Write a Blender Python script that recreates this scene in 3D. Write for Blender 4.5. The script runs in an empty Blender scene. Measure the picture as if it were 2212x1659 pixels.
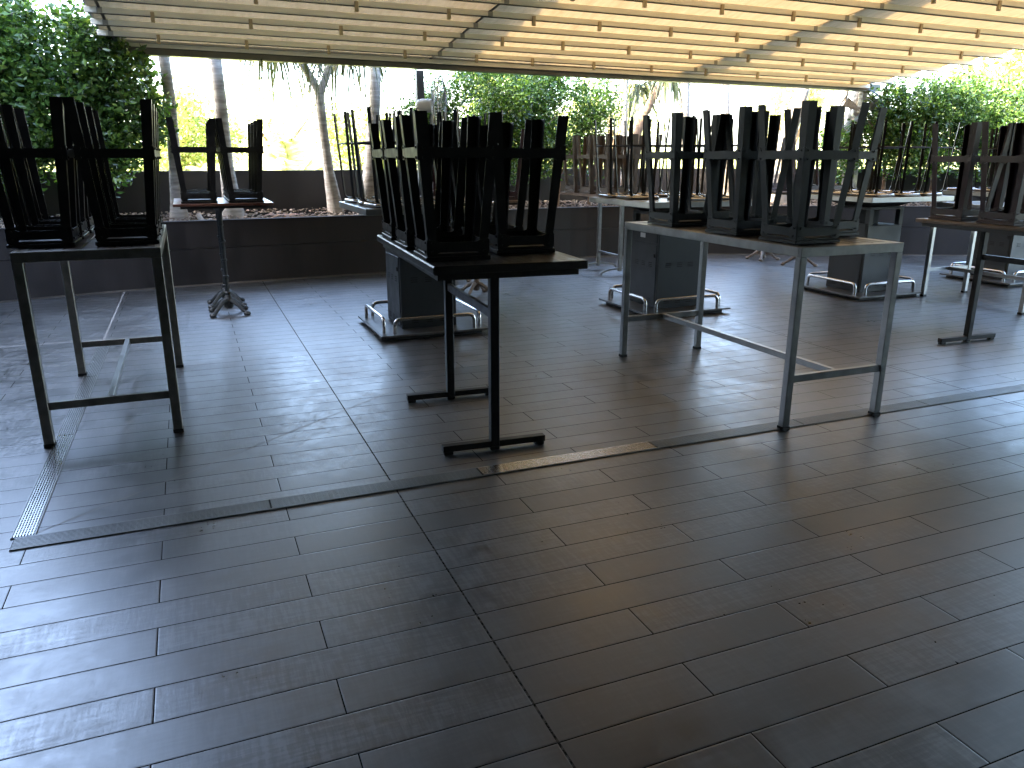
import bpy, bmesh, math, random
import numpy as np
from mathutils import Vector, Matrix
R = math.radians
sc = bpy.context.scene
C = sc.collection

# ------------------------------------------------------------------ camera
def make_camera():
    p, y, r = R(16.35), R(22.3), R(0.12)
    fw = Vector((math.sin(y)*math.cos(p), math.cos(y)*math.cos(p), -math.sin(p)))
    rt = Vector((math.cos(y), -math.sin(y), 0)); up = rt.cross(fw)
    rt2 = rt*math.cos(r) + up*math.sin(r); up2 = -rt*math.sin(r) + up*math.cos(r)
    cd = bpy.data.cameras.new("camera"); cam = bpy.data.objects.new("camera", cd); C.objects.link(cam)
    cd.sensor_width = 36; cd.lens = 36*1666/2212; cd.clip_start = .05; cd.clip_end = 900
    cam.matrix_world = Matrix(((rt2.x, up2.x, -fw.x, 0), (rt2.y, up2.y, -fw.y, 0), (rt2.z, up2.z, -fw.z, 1.5), (0, 0, 0, 1)))
    sc.camera = cam
make_camera()

# ------------------------------------------------------------------ light
SUN_EL, SUN_AZ = 38, 266          # azimuth clockwise from +Y: the sun stands at -X
world = bpy.data.worlds.new("World"); sc.world = world; world.use_nodes = True
wn = world.node_tree; wn.nodes.clear()
wo = wn.nodes.new('ShaderNodeOutputWorld'); wb = wn.nodes.new('ShaderNodeBackground'); sky = wn.nodes.new('ShaderNodeTexSky')
sky.sky_type = 'NISHITA'; sky.sun_disc = False; sky.sun_elevation = R(SUN_EL); sky.sun_rotation = R(SUN_AZ)
sky.dust_density = 2.5; sky.air_density = 1.0
wb.inputs['Strength'].default_value = .15
wn.links.new(sky.outputs[0], wb.inputs[0]); wn.links.new(wb.outputs[0], wo.inputs[0])
sd = bpy.data.lights.new("sun", 'SUN'); so = bpy.data.objects.new("sun", sd); C.objects.link(so)
sd.energy = 2.4; sd.angle = R(.5); sd.color = (1, .85, .60)
sv = Vector((math.sin(R(SUN_AZ))*math.cos(R(SUN_EL)), math.cos(R(SUN_AZ))*math.cos(R(SUN_EL)), math.sin(R(SUN_EL))))
so.rotation_euler = sv.to_track_quat('Z', 'Y').to_euler(); so.location = (-20, 0, 20)
sc.view_settings.view_transform = 'Standard'; sc.view_settings.look = 'None'
sc.view_settings.gamma = 1; sc.view_settings.exposure = 4.45
sc.render.engine = 'CYCLES'
sc.cycles.max_bounces = 8; sc.cycles.transparent_max_bounces = 8

# ------------------------------------------------------------------ materials
def newmat(name):
    m = bpy.data.materials.new(name); m.use_nodes = True
    nt = m.node_tree; b = nt.nodes['Principled BSDF']
    return m, nt, b
def N(nt, t, **kw):
    n = nt.nodes.new(t)
    for k, v in kw.items():
        if k in n.inputs: n.inputs[k].default_value = v
        else: setattr(n, k, v)
    return n
def ramp(nt, src, stops):
    r = nt.nodes.new('ShaderNodeValToRGB'); nt.links.new(src, r.inputs[0])
    e = r.color_ramp.elements
    while len(e) < len(stops): e.new(.5)
    for i, (p, c) in enumerate(stops): e[i].position = p; e[i].color = (*c, 1) if len(c) == 3 else c
    return r
def mth(nt, op, a, b=None, c=None):
    n = nt.nodes.new('ShaderNodeMath'); n.operation = op
    for i, v in enumerate((a, b, c)):
        if v is None: continue
        if isinstance(v, (int, float)): n.inputs[i].default_value = v
        else: nt.links.new(v, n.inputs[i])
    return n.outputs[0]
def simple(name, c1, c2, rough=(.4, .6), metal=0, scale=8, bump=0, spec=.5, bscale=None, detail=4, stretch=None):
    """two-tone worn surface with varying roughness"""
    m, nt, b = newmat(name)
    tc = N(nt, 'ShaderNodeTexCoord'); mp = N(nt, 'ShaderNodeMapping')
    nt.links.new(tc.outputs['Object'], mp.inputs[0])
    if stretch: mp.inputs['Scale'].default_value = stretch
    n = N(nt, 'ShaderNodeTexNoise', Scale=scale, Detail=detail); nt.links.new(mp.outputs[0], n.inputs['Vector'])
    r = ramp(nt, n.outputs['Fac'], [(.35, c1), (.68, c2)])
    nt.links.new(r.outputs[0], b.inputs['Base Color'])
    q = ramp(nt, n.outputs['Fac'], [(.3, (rough[0],)*3), (.7, (rough[1],)*3)])
    nt.links.new(q.outputs[0], b.inputs['Roughness'])
    b.inputs['Metallic'].default_value = metal; b.inputs['Specular IOR Level'].default_value = spec
    if bump:
        n2 = N(nt, 'ShaderNodeTexNoise', Scale=bscale or scale*4, Detail=3); nt.links.new(mp.outputs[0], n2.inputs['Vector'])
        bp = N(nt, 'ShaderNodeBump', Strength=bump, Distance=.01); nt.links.new(n2.outputs['Fac'], bp.inputs['Height'])
        nt.links.new(bp.outputs[0], b.inputs['Normal'])
    return m
M = {}
M['black_metal'] = simple('black_metal', (.008, .0078, .0076), (.020, .0185, .017), (.30, .5), scale=14, bump=.08, spec=.34)
M['charcoal_metal'] = simple('charcoal_metal', (.011, .0135, .015), (.022, .025, .027), (.45, .62), scale=12, bump=.08, spec=.35)
M['maroon_metal'] = simple('maroon_metal', (.018, .006, .009), (.038, .013, .018), (.32, .5), scale=12, bump=.06)
M['brown_metal'] = simple('brown_metal', (.045, .034, .028), (.085, .066, .054), (.4, .6), scale=12, bump=.06)
M['steel'] = simple('steel', (.27, .27, .262), (.33, .33, .32), (.32, .44), metal=1, scale=18, bump=.04)
M['drain_steel'] = simple('drain_steel', (.20, .20, .195), (.30, .30, .285), (.35, .5), metal=.75, scale=3)
M['dull_steel'] = simple('dull_steel', (.20, .19, .165), (.28, .265, .235), (.34, .46), metal=.72, scale=20, bump=.05)
M['bright_steel'] = simple('bright_steel', (.56, .55, .54), (.60, .59, .58), (.22, .28), metal=1, scale=5, bump=0)
M['slat_wood'] = simple('slat_wood', (.022, .016, .012), (.05, .035, .025), (.3, .5), scale=7, bump=.12, stretch=(1, 8, 8))
M['dark_wood'] = simple('dark_wood', (.009, .008, .0065), (.022, .019, .015), (.3, .46), scale=6, bump=.15, stretch=(6, 1, 6))
M['pale_wood'] = simple('pale_wood', (.10, .066, .046), (.17, .115, .08), (.35, .5), scale=6, bump=.08, stretch=(6, 1, 6))
M['red_wood'] = simple('red_wood', (.06, .024, .015), (.12, .05, .03), (.25, .4), scale=6, bump=.08, stretch=(1, 6, 6))
M['cabinet_grey'] = simple('cabinet_grey', (.012, .015, .0175), (.018, .021, .024), (.45, .62), scale=9, bump=.05)
M['dark_void'] = simple('dark_void', (.004, .004, .004), (.007, .007, .007), (.7, .9), scale=5)
M['cast_iron'] = simple('cast_iron', (.010, .013, .013), (.026, .030, .029), (.42, .6), scale=30, bump=.25)
M['cast_iron_pale'] = simple('cast_iron_pale', (.10, .085, .07), (.19, .16, .135), (.45, .6), scale=30, bump=.25)
M['sealant'] = simple('sealant', (.05, .04, .03), (.16, .135, .11), (.6, .8), scale=1.5)
M['rubber'] = simple('rubber', (.008, .008, .008), (.014, .014, .014), (.6, .8), scale=20)
M['plate_steel'] = simple('plate_steel', (.08, .082, .082), (.15, .152, .15), (.35, .55), metal=.7, scale=12, bump=.05)
M['planter_render'] = simple('planter_render', (.015, .0125, .0115), (.028, .023, .021), (.5, .75), scale=2.5, bump=.06, bscale=60, spec=.3, stretch=(2, 2, .5))
M['back_wall_render'] = simple('back_wall_render', (.020, .0175, .017), (.033, .029, .028), (.6, .8), scale=2, bump=.05, bscale=120)
M['grey_paint'] = simple('grey_paint', (.035, .040, .042), (.055, .058, .058), (.4, .55), scale=4, bump=.03)
M['beam_metal'] = simple('beam_metal', (.13, .13, .125), (.18, .18, .17), (.35, .45), metal=.8, scale=4, bump=.02)
M['slat_paint'] = simple('slat_paint', (.84, .78, .65), (.90, .84, .71), (.45, .6), scale=4, bump=.02)
M['cream_paint'] = simple('cream_paint', (.30, .28, .25), (.38, .36, .32), (.4, .55), scale=4, bump=.03)
M['gasket'] = simple('gasket', (.03, .026, .022), (.05, .045, .04), (.6, .8), scale=10)
M['bracket_tan'] = simple('bracket_tan', (.36, .28, .16), (.46, .36, .22), (.45, .6), scale=10)
M['pale_plaster'] = simple('pale_plaster', (.10, .10, .10), (.14, .14, .135), (.7, .9), scale=.5)
M['dark_plaster'] = simple('dark_plaster', (.025, .025, .025), (.035, .034, .033), (.7, .9), scale=.5)
M['palm_bark'] = simple('palm_bark', (.20, .175, .15), (.40, .37, .33), (.75, .95), scale=5, bump=.3, bscale=9, stretch=(1, 1, 5))
M['brown_bark'] = simple('brown_bark', (.12, .075, .045), (.24, .16, .10), (.75, .95), scale=6, bump=.35, stretch=(1, 1, 3))
M['dry_leaf'] = simple('dry_leaf', (.16, .07, .03), (.34, .19, .09), (.6, .8), scale=15)
M['mulch'] = simple('mulch', (.03, .02, .014), (.12, .085, .06), (.8, .95), scale=40, bump=.9)
M['chip'] = simple('chip', (.14, .10, .075), (.42, .35, .29), (.7, .9), scale=3)
M['cut_log'] = simple('cut_log', (.28, .25, .22), (.42, .39, .35), (.7, .9), scale=10)
M['plastic_white'] = simple('plastic_white', (.45, .45, .45), (.55, .55, .55), (.4, .5), scale=6)
M['label_white'] = simple('label_white', (.6, .62, .62), (.7, .7, .7), (.4, .5), scale=6)

def leafmat(name, stops, transl=.45, rough=.35, spec=.5):
    m, nt, b = newmat(name)
    g = N(nt, 'ShaderNodeNewGeometry'); r = ramp(nt, g.outputs['Random Per Island'], stops)
    nt.links.new(r.outputs[0], b.inputs['Base Color']); b.inputs['Roughness'].default_value = rough
    b.inputs['Specular IOR Level'].default_value = spec
    t = N(nt, 'ShaderNodeBsdfTranslucent'); mx = N(nt, 'ShaderNodeMixShader'); mx.inputs[0].default_value = transl
    hs = N(nt, 'ShaderNodeHueSaturation', Saturation=1.15, Value=1.5, Hue=.485); nt.links.new(r.outputs[0], hs.inputs['Color'])
    nt.links.new(hs.outputs[0], t.inputs[0])
    nt.links.new(b.outputs[0], mx.inputs[1]); nt.links.new(t.outputs[0], mx.inputs[2])
    nt.links.new(mx.outputs[0], nt.nodes['Material Output'].inputs[0]); return m
M['leaf_hedge'] = leafmat('leaf_hedge', [(0, (.022, .045, .016)), (.45, (.04, .085, .022)), (.85, (.075, .13, .03)), (1, (.12, .17, .04))], .35, .28, .6)
M['leaf_painted_sun'] = leafmat('leaf_painted_sun', [(0, (.026, .055, .016)), (.45, (.06, .12, .028)), (.85, (.11, .20, .042)), (1, (.20, .28, .06))], .35, .25, .6)  # hedge leaf colours raised, painting in sunlight the foliage doesn't receive
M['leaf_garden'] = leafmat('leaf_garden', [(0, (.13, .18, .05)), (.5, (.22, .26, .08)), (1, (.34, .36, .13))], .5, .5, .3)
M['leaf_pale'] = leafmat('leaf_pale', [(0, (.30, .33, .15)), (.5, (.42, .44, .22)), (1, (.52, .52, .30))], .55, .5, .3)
M['leaf_palm'] = leafmat('leaf_palm', [(0, (.14, .19, .03)), (.5, (.23, .28, .05)), (1, (.32, .34, .09))], .55, .4)
M['leaf_strap'] = leafmat('leaf_strap', [(0, (.035, .05, .022)), (.6, (.06, .08, .03)), (1, (.11, .10, .045))], .3, .4)
M['grass'] = simple('grass', (.16, .19, .06), (.26, .28, .10), (.8, .95), scale=.6)

def floor_mat():
    m, nt, b = newmat('plank_tile')
    geo = N(nt, 'ShaderNodeNewGeometry'); sp = N(nt, 'ShaderNodeSeparateXYZ'); nt.links.new(geo.outputs['Position'], sp.inputs[0])
    X, Y = sp.outputs[0], sp.outputs[1]
    mp = N(nt, 'ShaderNodeMapping'); nt.links.new(geo.outputs['Position'], mp.inputs[0])
    mp.inputs['Location'].default_value = (-.262 + 1.004*40, -(2.995 - .1625*80), 0)
    def brick(mort, smooth):
        k = N(nt, 'ShaderNodeTexBrick', offset=.5, offset_frequency=2)
        nt.links.new(mp.outputs[0], k.inputs['Vector'])
        k.inputs['Scale'].default_value = 1; k.inputs['Mortar Size'].default_value = mort
        k.inputs['Mortar Smooth'].default_value = smooth
        k.inputs['Brick Width'].default_value = 1.004; k.inputs['Row Height'].default_value = .1625
        k.inputs['Color1'].default_value = (0, 0, 0, 1); k.inputs['Color2'].default_value = (1, 1, 1, 1)
        k.inputs['Mortar'].default_value = (.5, .5, .5, 1); k.inputs['Bias'].default_value = 0
        return k
    k = brick(.0022, .15); kb = brick(.006, .9)
    # straight cuts: expansion joints along Y, mitre cuts running to the drain corner
    def line(expr, w):
        return mth(nt, 'LESS_THAN', mth(nt, 'ABSOLUTE', expr), w)
    j1 = line(mth(nt, 'SUBTRACT', X, .765), .0035)
    j2 = mth(nt, 'MULTIPLY', line(mth(nt, 'SUBTRACT', X, 4.735), .0035), 1)
    dg = mth(nt, 'SUBTRACT', mth(nt, 'SUBTRACT', Y, 3.42), mth(nt, 'MULTIPLY', mth(nt, 'ADD', X, .74), .7735))
    ins = mth(nt, 'MULTIPLY', mth(nt, 'GREATER_THAN', X, -.73), mth(nt, 'MULTIPLY', mth(nt, 'GREATER_THAN', Y, 3.4), mth(nt, 'LESS_THAN', X, 4.73)))
    j3 = mth(nt, 'MULTIPLY', line(dg, .006), ins)
    j4 = mth(nt, 'MULTIPLY', line(mth(nt, 'SUBTRACT', Y, 7.29), .010), mth(nt, 'LESS_THAN', X, -.73))
    j5 = mth(nt, 'MULTIPLY', line(mth(nt, 'ADD', X, .79), .007), mth(nt, 'GREATER_THAN', Y, 7.28))
    pale = mth(nt, 'MAXIMUM', j3, mth(nt, 'MAXIMUM', j4, j5))
    cut = mth(nt, 'MAXIMUM', j1, j2)
    nb = N(nt, 'ShaderNodeTexNoise', Scale=60.0, Detail=2); nt.links.new(geo.outputs['Position'], nb.inputs['Vector'])
    # woven print: two crossed streak noises
    def streak(s, sc_):
        q = N(nt, 'ShaderNodeMapping'); q.inputs['Scale'].default_value = s; nt.links.new(geo.outputs['Position'], q.inputs[0])
        n = N(nt, 'ShaderNodeTexNoise', Scale=sc_, Detail=3, Roughness=.6); nt.links.new(q.outputs[0], n.inputs['Vector']); return n.outputs['Fac']
    sx = streak((1, 8, 1), 8); sy = streak((8, 1, 1), 8)
    weave = mth(nt, 'MULTIPLY', mth(nt, 'ADD', sx, sy), .5)
    cl = N(nt, 'ShaderNodeTexNoise', Scale=2.6, Detail=4, Roughness=.5); nt.links.new(geo.outputs['Position'], cl.inputs['Vector'])
    cl2 = N(nt, 'ShaderNodeTexNoise', Scale=.55, Detail=3); nt.links.new(geo.outputs['Position'], cl2.inputs['Vector'])
    sm = N(nt, 'ShaderNodeTexNoise', Scale=11.0, Detail=5, Roughness=.65); nt.links.new(geo.outputs['Position'], sm.inputs['Vector'])
    # per tile value
    pv = N(nt, 'ShaderNodeSeparateColor'); nt.links.new(k.outputs['Color'], pv.inputs[0])
    tile = pv.outputs[0]
    # colour
    wsel = mth(nt, 'GREATER_THAN', mth(nt, 'FRACT', mth(nt, 'MULTIPLY', tile, 13.7)), .45)
    wamt = mth(nt, 'ADD', mth(nt, 'MULTIPLY', wsel, 1.5), .7)          # some planks carry a strong linen print, others hardly any
    wv = mth(nt, 'ADD', mth(nt, 'MULTIPLY', mth(nt, 'SUBTRACT', weave, .5), wamt), .5)
    v = mth(nt, 'ADD', mth(nt, 'MULTIPLY', tile, .08), mth(nt, 'ADD', mth(nt, 'MULTIPLY', wv, .75), mth(nt, 'ADD', mth(nt, 'MULTIPLY', sm.outputs['Fac'], .22), mth(nt, 'MULTIPLY', cl.outputs['Fac'], .22))))
    rc = ramp(nt, v, [(.46, (.0080, .0085, .0090)), (.62, (.0240, .0247, .0254)), (.78, (.066, .0665, .067))])
    mc = N(nt, 'ShaderNodeMix', data_type='RGBA'); nt.links.new(k.outputs['Fac'], mc.inputs[0])
    nt.links.new(rc.outputs[0], mc.inputs[6]); mc.inputs[7].default_value = (.004, .004, .0038, 1)
    mc2 = N(nt, 'ShaderNodeMix', data_type='RGBA'); nt.links.new(cut, mc2.inputs[0])
    nt.links.new(mc.outputs[2], mc2.inputs[6])
    cr = ramp(nt, nb.outputs['Fac'], [(.42, (.012, .011, .010)), (.6, (.10, .095, .085))]); nt.links.new(cr.outputs[0], mc2.inputs[7])
    mc3 = N(nt, 'ShaderNodeMix', data_type='RGBA'); nt.links.new(pale, mc3.inputs[0])
    nt.links.new(mc2.outputs[2], mc3.inputs[6]); mc3.inputs[7].default_value = (.16, .15, .14, 1)
    nt.links.new(mc3.outputs[2], b.inputs['Base Color'])
    # roughness: patchy, worn and smeared
    rv = mth(nt, 'ADD', mth(nt, 'MULTIPLY', cl.outputs['Fac'], .42), mth(nt, 'ADD', mth(nt, 'MULTIPLY', wv, .40), mth(nt, 'MULTIPLY', sm.outputs['Fac'], .45)))
    rr = N(nt, 'ShaderNodeMapRange'); nt.links.new(rv, rr.inputs[0])
    rr.inputs[1].default_value = .25; rr.inputs[2].default_value = 1.0; rr.inputs[3].default_value = .17; rr.inputs[4].default_value = .60
    rj = mth(nt, 'MAXIMUM', rr.outputs[0], mth(nt, 'MULTIPLY', mth(nt, 'MAXIMUM', k.outputs['Fac'], pale), .9))
    nt.links.new(rj, b.inputs['Roughness'])
    b.inputs['IOR'].default_value = 1.76; b.inputs['Specular Tint'].default_value = (1, .99, .97, 1)
    nt.links.new(mth(nt, 'MULTIPLY', mth(nt, 'SUBTRACT', 1, mth(nt, 'MAXIMUM', k.outputs['Fac'], cut)), 1.0), b.inputs['Specular IOR Level'])
    h = mth(nt, 'SUBTRACT', mth(nt, 'MULTIPLY', wv, .28), mth(nt, 'MULTIPLY', mth(nt, 'MAXIMUM', kb.outputs['Fac'], cut), .32))
    # every plank lies a hair off level, so reflections break from one to the next
    h2 = mth(nt, 'ADD', h, mth(nt, 'MULTIPLY', sm.outputs['Fac'], .05))
    bp = N(nt, 'ShaderNodeBump', Strength=.8, Distance=.0018); nt.links.new(h2, bp.inputs['Height'])
    tl = N(nt, 'ShaderNodeCombineXYZ')
    nt.links.new(mth(nt, 'MULTIPLY', mth(nt, 'SUBTRACT', tile, .5), .009), tl.inputs[1])
    nt.links.new(mth(nt, 'MULTIPLY', mth(nt, 'SUBTRACT', mth(nt, 'FRACT', mth(nt, 'MULTIPLY', tile, 7.3)), .5), .003), tl.inputs[0])
    va = N(nt, 'ShaderNodeVectorMath', operation='ADD'); nt.links.new(bp.outputs[0], va.inputs[0]); nt.links.new(tl.outputs[0], va.inputs[1])
    vn = N(nt, 'ShaderNodeVectorMath', operation='NORMALIZE'); nt.links.new(va.outputs[0], vn.inputs[0])
    nt.links.new(vn.outputs[0], b.inputs['Normal'])
    return m
M['plank_tile'] = floor_mat()

def fabric_mat():
    m, nt, b = newmat('awning_fabric')
    tc = N(nt, 'ShaderNodeNewGeometry')
    mp = N(nt, 'ShaderNodeMapping'); nt.links.new(tc.outputs['Position'], mp.inputs[0]); mp.inputs['Scale'].default_value = (9, 1.5, 1.5)
    n = N(nt, 'ShaderNodeTexNoise', Scale=2.2, Detail=5, Roughness=.65); nt.links.new(mp.outputs[0], n.inputs['Vector'])
    r = ramp(nt, n.outputs['Fac'], [(.25, (.34, .32, .28)), (.5, (.42, .40, .35)), (.75, (.48, .46, .41))])
    r2 = ramp(nt, n.outputs['Fac'], [(.25, (.100, .068, .031)), (.5, (.130, .091, .046)), (.75, (.150, .108, .058))])
    nt.links.new(r.outputs[0], b.inputs['Base Color']); b.inputs['Roughness'].default_value = .8
    t = N(nt, 'ShaderNodeBsdfTranslucent'); nt.links.new(r2.outputs[0], t.inputs[0])
    mx = N(nt, 'ShaderNodeMixShader'); mx.inputs[0].default_value = .5
    nt.links.new(b.outputs[0], mx.inputs[1]); nt.links.new(t.outputs[0], mx.inputs[2])
    nt.links.new(mx.outputs[0], nt.nodes['Material Output'].inputs[0]); return m
M['awning_fabric'] = fabric_mat()

# ------------------------------------------------------------------ mesh helpers
class MB:
    def __init__(s): s.v = []; s.f = []
    def add(s, vs, fs):
        o = len(s.v); s.v += [tuple(v) for v in vs]; s.f += [tuple(i+o for i in f) for f in fs]
    def box(s, c, d, rz=0, mat=None):
        hx, hy, hz = d[0]/2, d[1]/2, d[2]/2
        vs = [Vector((x, y, z)) for z in (-hz, hz) for y in (-hy, hy) for x in (-hx, hx)]
        mm = Matrix.Rotation(rz, 3, 'Z') if mat is None else mat
        s.add([mm @ v + Vector(c) for v in vs], [(0, 2, 3, 1), (4, 5, 7, 6), (0, 1, 5, 4), (2, 6, 7, 3), (0, 4, 6, 2), (1, 3, 7, 5)]); return s
    def bar(s, a, b, w, h, up=(0, 0, 1)):
        a, b = Vector(a), Vector(b); d = (b-a).normalized(); u = Vector(up); x = d.cross(u)
        if x.length < 1e-4: x = d.cross(Vector((1, 0, 0)))
        x.normalize(); u = x.cross(d)
        vs = [p + x*sx*w/2 + u*sz*h/2 for p in (a, b) for sz in (-1, 1) for sx in (-1, 1)]
        s.add(vs, [(0, 1, 3, 2), (4, 6, 7, 5), (0, 4, 5, 1), (2, 3, 7, 6), (0, 2, 6, 4), (1, 5, 7, 3)]); return s
    def tube(s, pts, r, n=8, closed=False, prof=None):
        pts = [Vector(p) for p in pts]; k = len(pts); rr = r if isinstance(r, (list, tuple)) else [r]*k
        rings = []; last = None
        for i, p in enumerate(pts):
            if closed: d = pts[(i+1) % k]-pts[i-1]
            else: d = pts[min(i+1, k-1)]-pts[max(i-1, 0)]
            d.normalize()
            if last is None:
                x = d.orthogonal().normalized()
            else:
                x = last - d*last.dot(d); x.normalize()
            last = x; y = d.cross(x)
            rings.append([p + (x*math.cos(2*math.pi*j/n) + y*math.sin(2*math.pi*j/n))*rr[i] for j in range(n)])
        o = [v for q in rings for v in q]; fs = []
        for i in range(k if closed else k-1):
            a, b_ = i*n, ((i+1) % k)*n
            for j in range(n): fs.append((a+j, a+(j+1) % n, b_+(j+1) % n, b_+j))
        if not closed: fs += [tuple(range(n))[::-1], tuple((k-1)*n+j for j in range(n))]
        s.add(o, fs); return s
    def lathe(s, prof, c=(0, 0, 0), n=16):
        c = Vector(c); vs = []; fs = []; k = len(prof)
        for r, z in prof:
            for j in range(n): vs.append(c + Vector((r*math.cos(2*math.pi*j/n), r*math.sin(2*math.pi*j/n), z)))
        for i in range(k-1):
            for j in range(n): fs.append((i*n+j, i*n+(j+1) % n, (i+1)*n+(j+1) % n, (i+1)*n+j))
        fs += [tuple(range(n))[::-1], tuple((k-1)*n+j for j in range(n))]
        s.add(vs, fs); return s
    def prism(s, poly, a, b, mat):
        """2-D polygon (x,z) extruded from y=a to y=b, then transformed by mat (4x4)"""
        n = len(poly); vs = [mat @ Vector((p[0], y, p[1])) for y in (a, b) for p in poly]
        s.add(vs, [tuple(range(n)), tuple(range(2*n-1, n-1, -1))] + [(i, i+n, (i+1) % n+n, (i+1) % n) for i in range(n)]); return s
    def mesh(s, name, mat, bevel=0, smooth=False):
        me = bpy.data.meshes.new(name); me.from_pydata(s.v, [], s.f)
        bm = bmesh.new(); bm.from_mesh(me); bmesh.ops.recalc_face_normals(bm, faces=bm.faces)
        if bevel: bmesh.ops.bevel(bm, geom=[e for e in bm.edges if e.is_manifold and e.calc_face_angle(0) > .6], offset=bevel, segments=1, affect='EDGES', clamp_overlap=True)
        if smooth:
            for f in bm.faces: f.smooth = True
            for e in bm.edges:
                if e.is_manifold and e.calc_face_angle(0) > .7: e.smooth = False
        bm.to_mesh(me); bm.free()
        for x in (mat if isinstance(mat, list) else [mat]): me.materials.append(M[x])
        return me
    def obj(s, name, mat, parent=None, bevel=0, smooth=False):
        return link(name, s.mesh(name, mat, bevel, smooth), parent)
def link(name, me, parent=None):
    o = bpy.data.objects.new(name, me); C.objects.link(o)
    if parent: o.parent = parent
    return o
def tag(o, label, cat, group=None):
    o['label'] = label; o['category'] = cat
    if group: o['group'] = group
    return o
def thing(name, label, cat, loc=(0, 0, 0), rz=0, group=None):
    o = bpy.data.objects.new(name, None); C.objects.link(o); o.location = loc; o.rotation_euler = (0, 0, rz)
    o.empty_display_size = .1
    return tag(o, label, cat, group)
def copy_tree(o, parent=None):
    c = o.copy(); C.objects.link(c); c.parent = parent
    for ch in list(o.children): copy_tree(ch, c)
    return c

# ------------------------------------------------------------------ setting: floor, garden ground
def sheet(name, x0, x1, y0, y1, z, mat):
    m = MB(); m.add([(x0, y0, z), (x1, y0, z), (x1, y1, z), (x0, y1, z)], [(0, 1, 2, 3)])
    o = m.obj(name, mat); o['kind'] = 'structure'; return o
sheet('floor', -14, 18, -7, 12.2, 0, 'plank_tile')
sheet('garden_ground', -300, 400, -120, 600, -.9, 'grass')

# planter curve
CP = [(-7.5, 7.0), (-5.4, 8.1), (-3.6, 9.0), (-1.97, 9.65), (-.3, 10.05), (2.4, 10.35), (4.0, 10.62), (5.7, 10.85), (7.4, 10.6), (8.9, 9.97), (10.3, 9.36), (12.3, 8.42), (15, 7.1), (17.5, 5.8)]
def catmull(P, n=6):
    out = []
    for i in range(1, len(P)-2):
        p0, p1, p2, p3 = [Vector(q) for q in P[i-1:i+3]]
        for k in range(n):
            t = k/n
            out.append(.5*((2*p1) + (p2-p0)*t + (2*p0-5*p1+4*p2-p3)*t*t + (3*p1-p0-3*p2+p3)*t**3))
    out.append(Vector(P[-2])); return out
curve = catmull(CP)
def offs(d):
    out = []
    for i, p in enumerate(curve):
        t = (curve[min(i+1, len(curve)-1)]-curve[max(i-1, 0)]).normalized(); out.append(p + Vector((-t.y, t.x))*d)
    return out
def wallstrip(d0, d1, z0, z1):
    a, b = offs(d0), offs(d1); m = MB(); n = len(a); vs = []
    for i in range(n): vs += [(a[i].x, a[i].y, z0), (a[i].x, a[i].y, z1), (b[i].x, b[i].y, z1), (b[i].x, b[i].y, z0)]
    fs = []
    for i in range(n-1):
        for j in range(4): fs.append((i*4+j, i*4+(j+1) % 4, i*4+4+(j+1) % 4, i*4+4+j))
    fs += [(0, 1, 2, 3), tuple((n-1)*4+j for j in (3, 2, 1, 0))]
    m.add(vs, fs); return m
PH = .77
pl = thing('planter', 'long curved dark planter with two courses round the back of the terrace', 'planter')
wallstrip(0, .09, 0, .437).obj('lower_course', 'planter_render', pl)
wallstrip(.004, .09, .443, PH-.012).obj('upper_course', 'planter_render', pl)
wallstrip(-.004, .10, PH-.012, PH).obj('coping', 'planter_render', pl)
wallstrip(-.022, -.003, 0, .014).obj('sealant_strip', 'sealant', pl)
bw = wallstrip(1.0, 1.14, -.9, 1.33).obj('garden_wall', 'back_wall_render')
tag(bw, 'low dark rendered wall behind the planter bed', 'wall')
so_ = wallstrip(.09, 1.0, .3, PH-.045).obj('planter_soil', 'mulch'); so_['kind'] = 'structure'
def on_bed(i, f, d):
    a, b = offs(d)[i], offs(d)[i+1]; return a.lerp(b, f)
rnd = random.Random(3)
mm = MB(); nseg = len(curve)-1
bed = [offs(d) for d in (.12, .35, .6, .9)]
for k in range(5200):
    i = rnd.randrange(8, nseg-8); f = rnd.random(); q = rnd.random()**.8*2.999; j = int(q)
    p = bed[j][i].lerp(bed[j][i+1], f).lerp(bed[j+1][i].lerp(bed[j+1][i+1], f), q-j)
    L = rnd.uniform(.012, .045); rot = Matrix.Rotation(rnd.random()*6.3, 3, 'Z') @ Matrix.Rotation(rnd.uniform(-.6, .6), 3, 'X')
    mm.box((p.x, p.y, PH-.03+.025*q+rnd.uniform(0, .02)), (L, L*rnd.uniform(.35, .8), L*.35), mat=rot)
ml = mm.obj('bark_mulch', 'chip'); ml['kind'] = 'stuff'; ml['label'] = 'pale bark and stone chips covering the planter bed'

# ------------------------------------------------------------------ buildings out of the frame (they shade the roof and the near floor)
m = MB(); m.box((-9.4, .2, 5.0), (4.8, 21.5, 10.0), rz=R(-6)); m.box((-9.4, .2, 10.1), (5.0, 21.7, .2), rz=R(-6))
tag(m.obj('neighbouring_building', 'pale_plaster'), 'tall plain building beyond the left side of the terrace', 'building')
m = MB(); m.box((3.5, -3.2, 2.6), (30, .4, 5.2)); m.box((-2.6, 1.1, 1.9), (.3, 8.2, 3.8)); m.box((5.5, .75, 3.62), (16.5, 7.5, .3)); m.box((5.5, 4.80, 3.40), (16.5, .6, .44))  # unseen side wall, ceiling and header added to darken floor and block sun
tag(m.obj('venue_and_shade_walls', 'dark_plaster'), 'dark venue wall behind the camera with unseen side wall and ceiling added for shade', 'building')

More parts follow.
